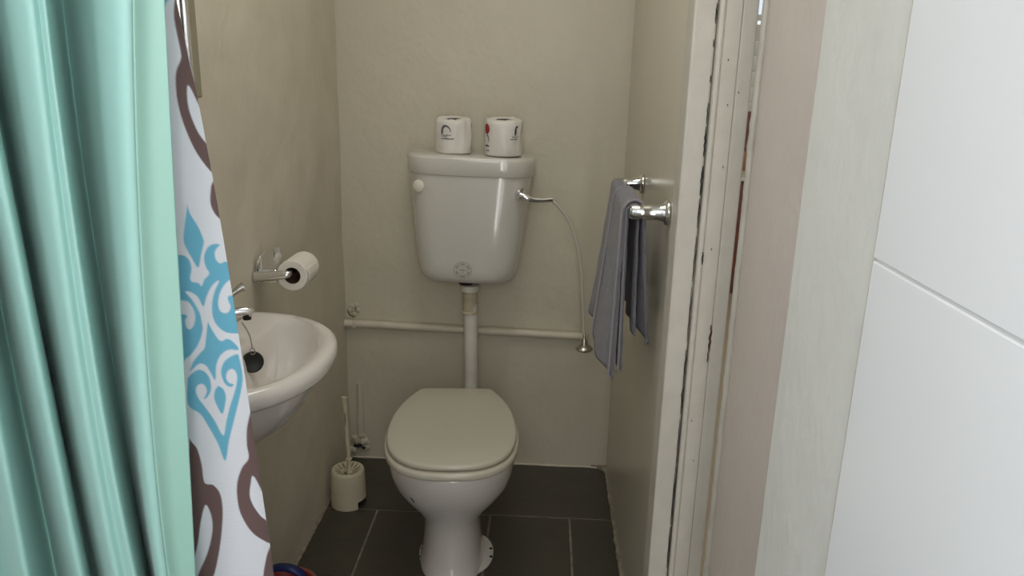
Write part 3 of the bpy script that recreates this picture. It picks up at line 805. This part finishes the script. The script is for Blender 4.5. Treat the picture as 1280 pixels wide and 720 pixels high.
# pull cord
pcd = thing('pull_cord', 'thin clear cord hanging from the flush lever down to a chrome knob', 'pull cord', (0.154, 2.42, 0.51))
cordp = [(-0.122, -0.035, 0.508), (-0.105, -0.030, 0.492), (-0.072, -0.02, 0.448), (-0.038, -0.012, 0.358), (-0.020, -0.008, 0.254), (-0.009, -0.004, 0.13), (-0.003, 0, 0.062)]
tube('cord', smooth_path(cordp, 8), 0.0046, 'cord', pcd, n=8)
lathe('ferrule', (-0.001, 0, 0.028), (0, 0, 1), [(0, 0.012), (0.006, 0.011), (0.012, 0.009), (0.018, 0.0075), (0.02, 0.005), (0.034, 0.005), (0.038, 0.003)], 'dull_chrome', pcd, n=18)
lathe('knob', (0, 0, 0.0), (0, 0, 1), [(0, 0.004), (0.001, 0.015), (0.006, 0.026), (0.011, 0.0295), (0.016, 0.027), (0.022, 0.018), (0.028, 0.011)], 'dull_chrome', pcd, n=28)

# ------------------------------------------------------------------ wrapped rolls on the cistern
def wrapped_roll(name, label, loc, r, h, rz, prints):
    t = thing(name, label, 'toilet roll', loc, (0, 0, rz), 'wrapped rolls on the cistern lid')
    def rad(a, z):
        k = z / h
        crease = 0.11 * nz(math.cos(a) * 1.6 + loc[0] * 9, math.sin(a) * 1.6, k * 1.5) + 0.05 * nz(math.cos(a) * 4 + loc[0] * 20, math.sin(a) * 4, k * 1.2 + 3)
        return r * (1 + crease)
    n = 64
    rings = []
    for zf, k in ((0.0, 0.90), (0.015, 0.965), (0.05, 1.0), (0.25, 1.0), (0.5, 1.0), (0.75, 1.0), (0.92, 0.995), (0.97, 0.965), (1.0, 0.90), (1.01, 0.70), (1.0, 0.50), (0.985, 0.44), (0.95, 0.40)):
        z = h * zf
        rings.append([Vector((rad(2 * math.pi * i / n, z) * k * math.cos(2 * math.pi * i / n), rad(2 * math.pi * i / n, z) * k * math.sin(2 * math.pi * i / n), z + (0.085 * k * r * math.sin(2 * math.pi * i / n) + 0.0035 * nz(i * 0.25, loc[0] * 30) if zf > 0.9 else 0))) for i in range(n)])
    loft('wrapper', rings, 'wrap', t, angle=55)
    lathe('core_hole', (0.0, 0, h * 0.972), (0, -0.085, 1), [(0, r * 0.42), (0.0006, r * 0.42)], 'ink', t, n=20)
    for mat_, polys in prints:
        bm = None
        for poly in polys:                        # (degrees round the roll, height)
            bm = bmesh.new()
            P_ = []
            for (a, z) in poly:
                aa = math.radians(a)
                P_.append((aa, z))
            # strips: poly is a quad strip list of (a, z0, z1)
            vs = [bm.verts.new(((rad(a, z) + 0.0006) * math.cos(a), (rad(a, z) + 0.0006) * math.sin(a), z)) for a, z in P_]
            for k in range(0, len(vs) - 2, 2):
                bm.faces.new((vs[k], vs[k + 1], vs[k + 3], vs[k + 2]))
            from_bm('print', bm, mat_, t)
    return t
def hline(a0, a1, z, hgt, n=8, slope=0.0):
    out = []
    for k in range(n + 1):
        a = a0 + (a1 - a0) * k / n
        zz_ = z + slope * (a - a0)
        out += [(a, zz_ - hgt / 2), (a, zz_ + hgt / 2)]
    return out
def arc(ac, zc, ra, rz_, t0, t1, w0, w1, n=16):
    out = []
    for k in range(n + 1):
        t = math.radians(t0 + (t1 - t0) * k / n)
        w = w0 + (w1 - w0) * k / n
        out += [(ac + (ra - w * 900) * math.cos(t), zc + (rz_ - w) * math.sin(t)), (ac + ra * math.cos(t), zc + rz_ * math.sin(t))]
    return out
def oval(ac, zc, ra, rz_, n=14):
    out = []
    for k in range(n + 1):
        t = -1 + 2 * k / n
        hh = rz_ * math.sqrt(max(0.0, 1 - t * t)) + 1e-5
        out += [(ac + ra * t, zc - hh), (ac + ra * t, zc + hh)]
    return out
def wordline(a0, a1, z, hgt, seed):
    rg = random.Random(seed); out = []; a = a0
    while a < a1:
        w = rg.uniform(2.0, 7.0)
        out.append(hline(a, min(a + w, a1), z + rg.uniform(-0.0004, 0.0004), hgt * rg.uniform(0.7, 1.1), 3))
        a += w + rg.uniform(0.6, 1.8)
    return out
ZL = 1.1545
wrapped_roll('wrapped_toilet_roll', 'paper-wrapped toilet roll with a grey arch logo, left one on the cistern', (-0.290, 2.462, ZL), 0.057, 0.108, 0.0,
    [('ink_grey', [arc(-110, 0.066, 18, 0.024, 190, 5, 0.0115, 0.0025)]),
     ('ink', wordline(-128, -92, 0.0585, 0.0026, 1) + wordline(-121, -104, 0.0535, 0.0022, 2) + wordline(-128, -84, 0.0475, 0.0034, 3)),
     ('ink_grey', [hline(-14, -8, 0.085, 0.018, 3), hline(-12, -9, 0.02, 0.012, 3)])])
wrapped_roll('wrapped_toilet_roll', 'paper-wrapped toilet roll with a red mark, right one on the cistern', (-0.132, 2.445, ZL - 0.0015), 0.060, 0.112, 0.0,
    [('ink_red', [oval(-146, 0.083, 15, 0.016)]),
     ('ink', [arc(-146, 0.052, 9, 0.014, 100, -80, 0.006, 0.0025), hline(-158, -138, 0.030, 0.004, 6), arc(-152, 0.025, 9, 0.010, 170, 20, 0.003, 0.002)] + wordline(-158, -136, 0.016, 0.003, 5)),
     ('ink', [arc(-44, 0.078, 8, 0.016, 60, 250, 0.005, 0.009)] + wordline(-60, -32, 0.060, 0.002, 6) + wordline(-66, -36, 0.053, 0.003, 7))])

# ------------------------------------------------------------------ wash basin
WB = (XL + 0.002, 1.455, 0.0)
basin = thing('wash_basin', 'small white wall-hung wash basin peeking out behind the printed curtain', 'basin', WB)
def bas(proj, half, z, back=0.0, n=44, e=2.35, yc=0.0):
    """D-shaped outline against the wall; x = distance from wall"""
    pts = []
    for k in range(n + 1):
        a = -math.pi / 2 + math.pi * k / n
        c, s = math.cos(a), math.sin(a)
        pts.append(Vector((back + (proj - back) * max(abs(c) ** (2 / e), 0), yc + half * math.copysign(abs(s) ** (2 / 2.2), s), z)))
    for k in range(1, 8):
        pts.append(Vector((back, yc + half - 2 * half * k / 8, z)))
    return pts
rings = [bas(0.10, 0.10, 0.655), bas(0.135, 0.135, 0.665), bas(0.175, 0.18, 0.695), bas(0.205, 0.215, 0.73), bas(0.228, 0.238, 0.765), bas(0.240, 0.250, 0.790),
         bas(0.244, 0.253, 0.796), bas(0.256, 0.264, 0.800), bas(0.262, 0.270, 0.808), bas(0.264, 0.272, 0.822), bas(0.261, 0.269, 0.834), bas(0.252, 0.260, 0.840), bas(0.238, 0.246, 0.840, 0.004),
         bas(0.224, 0.228, 0.834, 0.066), bas(0.217, 0.219, 0.822, 0.072), bas(0.210, 0.210, 0.80, 0.078), bas(0.192, 0.18, 0.76, 0.088), bas(0.165, 0.13, 0.725, 0.10), bas(0.145, 0.07, 0.708, 0.11), bas(0.135, 0.025, 0.703, 0.115)]
loft('bowl', rings, 'ceramic', basin, angle=60)
# pillar tap on the back ledge
tap = lathe('tap', (0.036, 0.045, 0.840), (0, 0, 1), [(0, 0.020), (0.004, 0.020), (0.007, 0.016), (0.03, 0.0145), (0.055, 0.0145), (0.062, 0.012), (0.066, 0.008), (0.085, 0.0075), (0.088, 0.006)], 'chrome', basin, n=24)
sp = smooth_path([(0.036, 0.045, 0.899), (0.048, 0.051, 0.904), (0.060, 0.057, 0.905), (0.071, 0.063, 0.904), (0.078, 0.067, 0.899)], 5)
tube('spout', sp, lambda t: 0.0115 - 0.001 * t, 'chrome', tap, n=16)
lathe('spout_mouth', (0.070, 0.062, 0.887), (0, 0, 1), [(0, 0.0085), (0.012, 0.0095)], 'black', tap, n=16)
tube('tap_handle', smooth_path([(0.026, 0.030, 0.926), (0.036, 0.040, 0.934), (0.048, 0.051, 0.946), (0.058, 0.060, 0.954), (0.064, 0.066, 0.956)], 5), lambda t: 0.0065 + 0.004 * max(0, t - 0.55) / 0.45, 'dull_chrome', tap, n=14)
# plug hanging on its chain
plug = thing('basin_plug', 'black rubber plug dangling on a bead chain from the tap', 'plug', (-0.600, 1.480, 0.812))
cpts = smooth_path([(-0.016, 0.004, 0.078), (-0.006, 0.003, 0.062), (0.000, 0.002, 0.045), (0.002, 0.003, 0.022)], 7)
bm = bmesh.new()
for p in cpts:
    s_ = bmesh.ops.create_icosphere(bm, subdivisions=1, radius=0.0021)
    for v in s_['verts']: v.co += p
from_bm('bead_chain', bm, 'dull_chrome', plug, smooth=True)
bm = bmesh.new()
rp = [Vector((0.002 + 0.0055 * math.cos(t * math.pi / 8), 0.003, 0.016 + 0.007 * math.sin(t * math.pi / 8))) for t in range(17)]
tube('ring', rp, 0.0012, 'dull_chrome', plug, n=8)
bm.free()
lathe('stopper', (0.000, 0.004, -0.008), (0.45, -0.86, 0.22), [(-0.006, 0.0185), (-0.004, 0.0215), (0.002, 0.023), (0.005, 0.0225), (0.006, 0.020), (0.0045, 0.017), (0.0045, 0.0)], 'rubber', plug, n=28)

# ------------------------------------------------------------------ mirror above the basin
mir = thing('mirror', 'wall mirror edge with a dull metal frame at the top left', 'mirror', (XL + 0.007, 1.208, 1.342))
fr_w = 0.030
box('glass', 0.0, 0.008, -0.27, 0.268, 0.028, 0.75, 'mirror', mir)
for nm, a in (('frame_side', (0.262, 0.295, 0.0, 0.78)), ('frame_side', (-0.295, -0.262, 0.0, 0.78)), ('frame_bottom', (-0.262, 0.262, 0.0, fr_w)), ('frame_top', (-0.262, 0.262, 0.75, 0.78))):
    box(nm, 0.0, 0.016, a[0], a[1], a[2], a[3], 'frame_metal', mir, bevel=0.004)
box('inner_bead', 0.008, 0.0185, 0.252, 0.2615, 0.03, 0.75, 'chrome', mir, bevel=0.003)
lathe('clip', (0.006, 0.262, -0.008), (0, 0, 1), [(0, 0.004), (0.008, 0.005)], 'chrome', mir, n=10)

# ------------------------------------------------------------------ toilet roll and its holder
hold = thing('roll_holder', 'chrome toilet roll holder fixed to the wall above the basin', 'holder', (XL + 0.006, 1.74, 0.915))
# rounded chrome bracket against the wall, dished on the side facing the camera
def bracket_profile(k, y):
    P_ = catmull([(0.0, -0.016), (0.0, 0.018), (0.004, 0.042), (0.013, 0.061), (0.028, 0.070), (0.043, 0.069), (0.0495, 0.058), (0.0495, -0.010)], 4)
    cx_, cz_ = 0.028, 0.018
    return [Vector((max(0.0, cx_ + (x - cx_) * k), y, cz_ + (z - cz_) * k)) for x, z in P_]
loft('hood', [bracket_profile(1.0, 0.055), bracket_profile(1.0, 0.014), bracket_profile(0.97, 0.011), bracket_profile(0.88, 0.0105), bracket_profile(0.84, 0.015), bracket_profile(0.55, 0.017), bracket_profile(0.2, 0.018)], 'chrome', hold, angle=35)
tube('arm', smooth_path([(0.0, 0.010, 0.003), (0.03, 0.004, 0.006), (0.066, -0.004, 0.012), (0.080, -0.006, 0.014), (0.0845, -0.002, 0.0155)], 6), lambda t: 0.0135 - 0.0055 * t, 'chrome', hold, n=18)
tube('spindle', [(0.0865, 0.0, 0.016), (0.0865, 0.115, 0.016)], 0.0065, 'chrome', hold, n=16)
roll = thing('toilet_roll', 'half-used white toilet roll on the chrome wall holder', 'toilet roll', (XL + 0.096, 1.745, 0.9235))
def tubewall(name, y0, y1, r0, r1, material, parent, n=40, bev=0.002):
    pr = [(y0, r0), (y0, r1 - bev), (y0 + bev, r1), (y1 - bev, r1), (y1, r1 - bev), (y1, r0)]
    rings = lathe_rings((0, 0, 0), (0, 1, 0), pr + [pr[0]], n)
    bm = bmesh.new(); add_loft(bm, rings[:-1], False, False)
    vs0 = list(bm.verts)
    n_ = n
    bm.verts.ensure_lookup_table()
    k = len(rings) - 2
    for i in range(n_):
        j = (i + 1) % n_
        bm.faces.new((bm.verts[k * n_ + i], bm.verts[k * n_ + j], bm.verts[j], bm.verts[i]))
    return from_bm(name, bm, material, parent, angle=40)
tubewall('paper', 0.0, 0.100, 0.0205, 0.0375, 'paper', roll)
tubewall('core', 0.001, 0.099, 0.0190, 0.0204, 'core', roll, bev=0.0002)
rows2 = []
for k in range(9):
    t = k / 8
    rows2.append([(0.0384 * math.cos(0.5 - 1.15 * t) + 0.001 * t, 0.004 + 0.092 * i / 6, 0.0384 * math.sin(0.5 - 1.15 * t)) for i in range(7)])
solidify(grid_mesh(rows2, 'paper', 'loose_sheet', roll), 0.0006)

# ------------------------------------------------------------------ toilet brush
bh = thing('brush_holder', 'cream plastic toilet brush pot on the floor in the corner', 'brush holder', (-0.618, 2.258, 0.0))
n = 48
rings = []
for z, r in ((0.001, 0.0585), (0.026, 0.058), (0.09, 0.0565), (0.118, 0.055), (0.126, 0.053), (0.129, 0.049), (0.127, 0.042), (0.122, 0.031), (0.115, 0.016), (0.109, 0.012)):
    rings.append([Vector((r * math.cos(2 * math.pi * i / n), r * math.sin(2 * math.pi * i / n), z)) for i in range(n)])
bm = bmesh.new()
vs = [[bm.verts.new(p) for p in r_] for r_ in rings]
for q_, (a, b) in enumerate(zip(vs[:-1], vs[1:])):
    for i in range(n):
        j = (i + 1) % n
        ang = (360 * (i + 0.5) / n + 180) % 360 - 180
        if q_ == 0 and -44 < ang < 18:               # notch moulded in the foot
            continue
        bm.faces.new((a[i], a[j], b[j], b[i]))
from_bm('pot', bm, 'cream_plastic', bh, angle=40)
for i in range(14):                                # slots in the dished top
    a = 2 * math.pi * i / 14
    c_, s_ = math.cos(a), math.sin(a)
    bm = bmesh.new()
    r0, r1, w = 0.024, 0.042, 0.0024
    q = [(r0, -w, 0.1192), (r1, -w, 0.1272), (r1, w, 0.1272), (r0, w, 0.1192)]
    add_loft(bm, [[Vector((r * c_ - t * s_, r * s_ + t * c_, z + dz)) for r, t, z in q] for dz in (-0.002, 0.0012)])
    from_bm('slot', bm, 'lump', bh)
tb = thing('toilet_brush', 'cream plastic toilet brush standing in its pot', 'toilet brush', (-0.610, 2.252, 0.112))
tube('handle', smooth_path([(0.0, 0, 0.0), (-0.001, 0, 0.06), (-0.004, 0, 0.14), (-0.006, 0, 0.22), (-0.008, 0, 0.266), (-0.008, 0, 0.274)], 6), lambda t: 0.0065 + 0.0035 * max(0, t - 0.25) / 0.75 - (0.005 if t > 0.985 else 0), 'cream_plastic', tb, n=16)
lathe('collar', (-0.0012, 0, 0.052), (0, 0, 1), [(0, 0.007), (0.001, 0.0105), (0.005, 0.0105), (0.006, 0.008)], 'cream_plastic', tb, n=18)
lathe('splash_cap', (0, 0, 0.004), (0, 0, 1), [(0, 0.012), (0.004, 0.011), (0.012, 0.008)], 'cream_plastic', tb, n=18)
bm = bmesh.new()
add_loft(bm, [[Vector((-0.006 + 0.0022 * math.cos(k * math.pi / 4), -0.0098, 0.20 + 0.028 * math.sin(k * math.pi / 4))) for k in range(8)], [Vector((-0.006 + 0.0022 * math.cos(k * math.pi / 4), -0.0075, 0.20 + 0.028 * math.sin(k * math.pi / 4))) for k in range(8)]])
from_bm('hang_slot', bm, 'lump', tb)

# ------------------------------------------------------------------ towel rail and towel
RZ_, RXb = 1.125, XR - 0.072
rail = thing('towel_rail', 'chrome towel rail with two round wall flanges', 'towel rail', (XR - 0.002, 1.84, RZ_))
bx_ = RXb - (XR - 0.002)
for y in (-0.225, 0.225):
    b_ = lathe('bracket', (-0.0005, y, 0), (-1, 0, 0), [(0, 0.027), (0.003, 0.0275), (0.006, 0.026), (0.009, 0.020), (0.013, 0.0185), (0.020, 0.0165), (0.05, 0.016), (0.076, 0.016), (0.081, 0.013), (0.083, 0.0)], 'chrome', rail, n=28)
tube('bar', [(bx_, -0.225, 0), (bx_, 0.225, 0)], 0.009, 'chrome', rail, n=18)
towel = thing('towel', 'folded grey-blue towel draped over the chrome rail', 'towel', (RXb, 1.84, RZ_))
def drape(name, y0, y1, lr, lw, r, lean_r, lean_w, seed, yshift=0.0, flare=0.0, wav=0.006, material='towel', thick=0.006, ny=26, skew=0.0, lean_t=0.0, s0=0.0, s1=1.0):
    """sheet over the rail: lr = drop on the room side, lw = drop on the wall side"""
    path = []
    n1, n2 = 34, 26
    for i in range(n1 + 1):                       # room side from bottom up
        s = 1 - i / n1
        path.append((-r - lean_r * s, -lr * s, s, -1))
    for i in range(1, 12):
        a = math.pi - math.pi * i / 12
        path.append((r * math.cos(a), r * math.sin(a), 0.0, 0))
    for i in range(n2 + 1):
        s = i / n2
        path.append((r + lean_w * s, -lw * s, s, 1))
    rows_ = []
    for j in range(ny + 1):
        t = j / ny
        row = []
        for k, (x, z, s, side) in enumerate(path):
            y = y0 + (y1 - y0) * t
            sq = s ** 0.7
            dx = wav * s * math.sin(t * 7.0 + seed + z * 4) + 0.5 * wav * s * nz(t * 4, z * 6, seed)
            y += yshift * s + flare * s * (t - 0.5)
            zz_ = z - skew * s * t + 0.004 * s * nz(t * 5, seed)
            x_ = x + dx + (0.0018 * nz(t * 9, z * 22, seed) if side else 0) - (lean_t * s * t if side < 0 else 0)
            x_ = min(x_, XR - 0.012 - RXb)
            row.append((x_, y, zz_))
        rows_.append(row)
    o = grid_mesh(rows_, material, name, towel)
    solidify(o, thick)
    return o
drape('far_fold', 0.012, 0.195, 0.345, 0.27, 0.0140, 0.012, 0.008, 1.0, flare=-0.02, wav=0.007, lean_t=0.034)
drape('near_fold', -0.205, -0.008, 0.392, 0.305, 0.0215, 0.008, 0.020, 2.4, flare=-0.01, wav=0.007, skew=-0.035, lean_t=0.034)
drape('inner_fold', -0.195, -0.02, 0.375, 0.29, 0.0115, -0.006, 0.010, 4.1, yshift=0.008, wav=0.004, thick=0.004)
# stitched edges
def edge_line(y, lr, r, lean, m_='towel_hem', rr=0.0032, sh=0.0, extra=0.0):
    pts = [(-r - lean * s - 0.003, y + sh * s, -lr * s) for s in [1 - k / 14 for k in range(15)]] + [(r * math.cos(a), y, r * math.sin(a)) for a in [math.pi - math.pi * k / 8 for k in range(1, 9)]]
    return tube('stitched_edge', pts, rr, m_, towel, n=8)
edge_line(-0.204, 0.388, 0.0225, 0.008, sh=0.004)
edge_line(-0.198, 0.372, 0.0130, -0.005, sh=0.010)
edge_line(-0.006, 0.350, 0.0235, 0.036, sh=-0.004, rr=0.0032)

# ------------------------------------------------------------------ tub in the bottom left
tub = thing('plastic_tub', 'red plastic tub with a blue strap, at the bottom edge beside the printed curtain', 'tub', (-0.606, 1.612, 0.0))
tub.scale = (0.8, 0.8, 1.0)
pr = [(0.001, 0.055), (0.004, 0.060), (0.14, 0.080), (0.152, 0.088), (0.158, 0.090), (0.160, 0.086), (0.156, 0.080), (0.02, 0.058), (0.012, 0.02)]
loft('tub_body', lathe_rings((0, 0, 0), (0, 0, 1), pr, 40), 'bucket_red', tub, angle=50)
tube('rim', [(0.088 * math.cos(2 * math.pi * k / 40), 0.088 * math.sin(2 * math.pi * k / 40), 0.157) for k in range(41)], 0.006, 'bucket_rim', tub, n=10)
rows2 = []
for k in range(17):
    t = k / 16
    a = math.pi * (0.05 + 0.9 * t)
    rows2.append([(0.066 * math.cos(a) - 0.022, 0.040 + w, 0.150 + 0.038 * math.sin(a)) for w in (-0.016, 0.0, 0.016)])
solidify(grid_mesh(rows2, 'blue_plastic', 'strap', tub), 0.006)
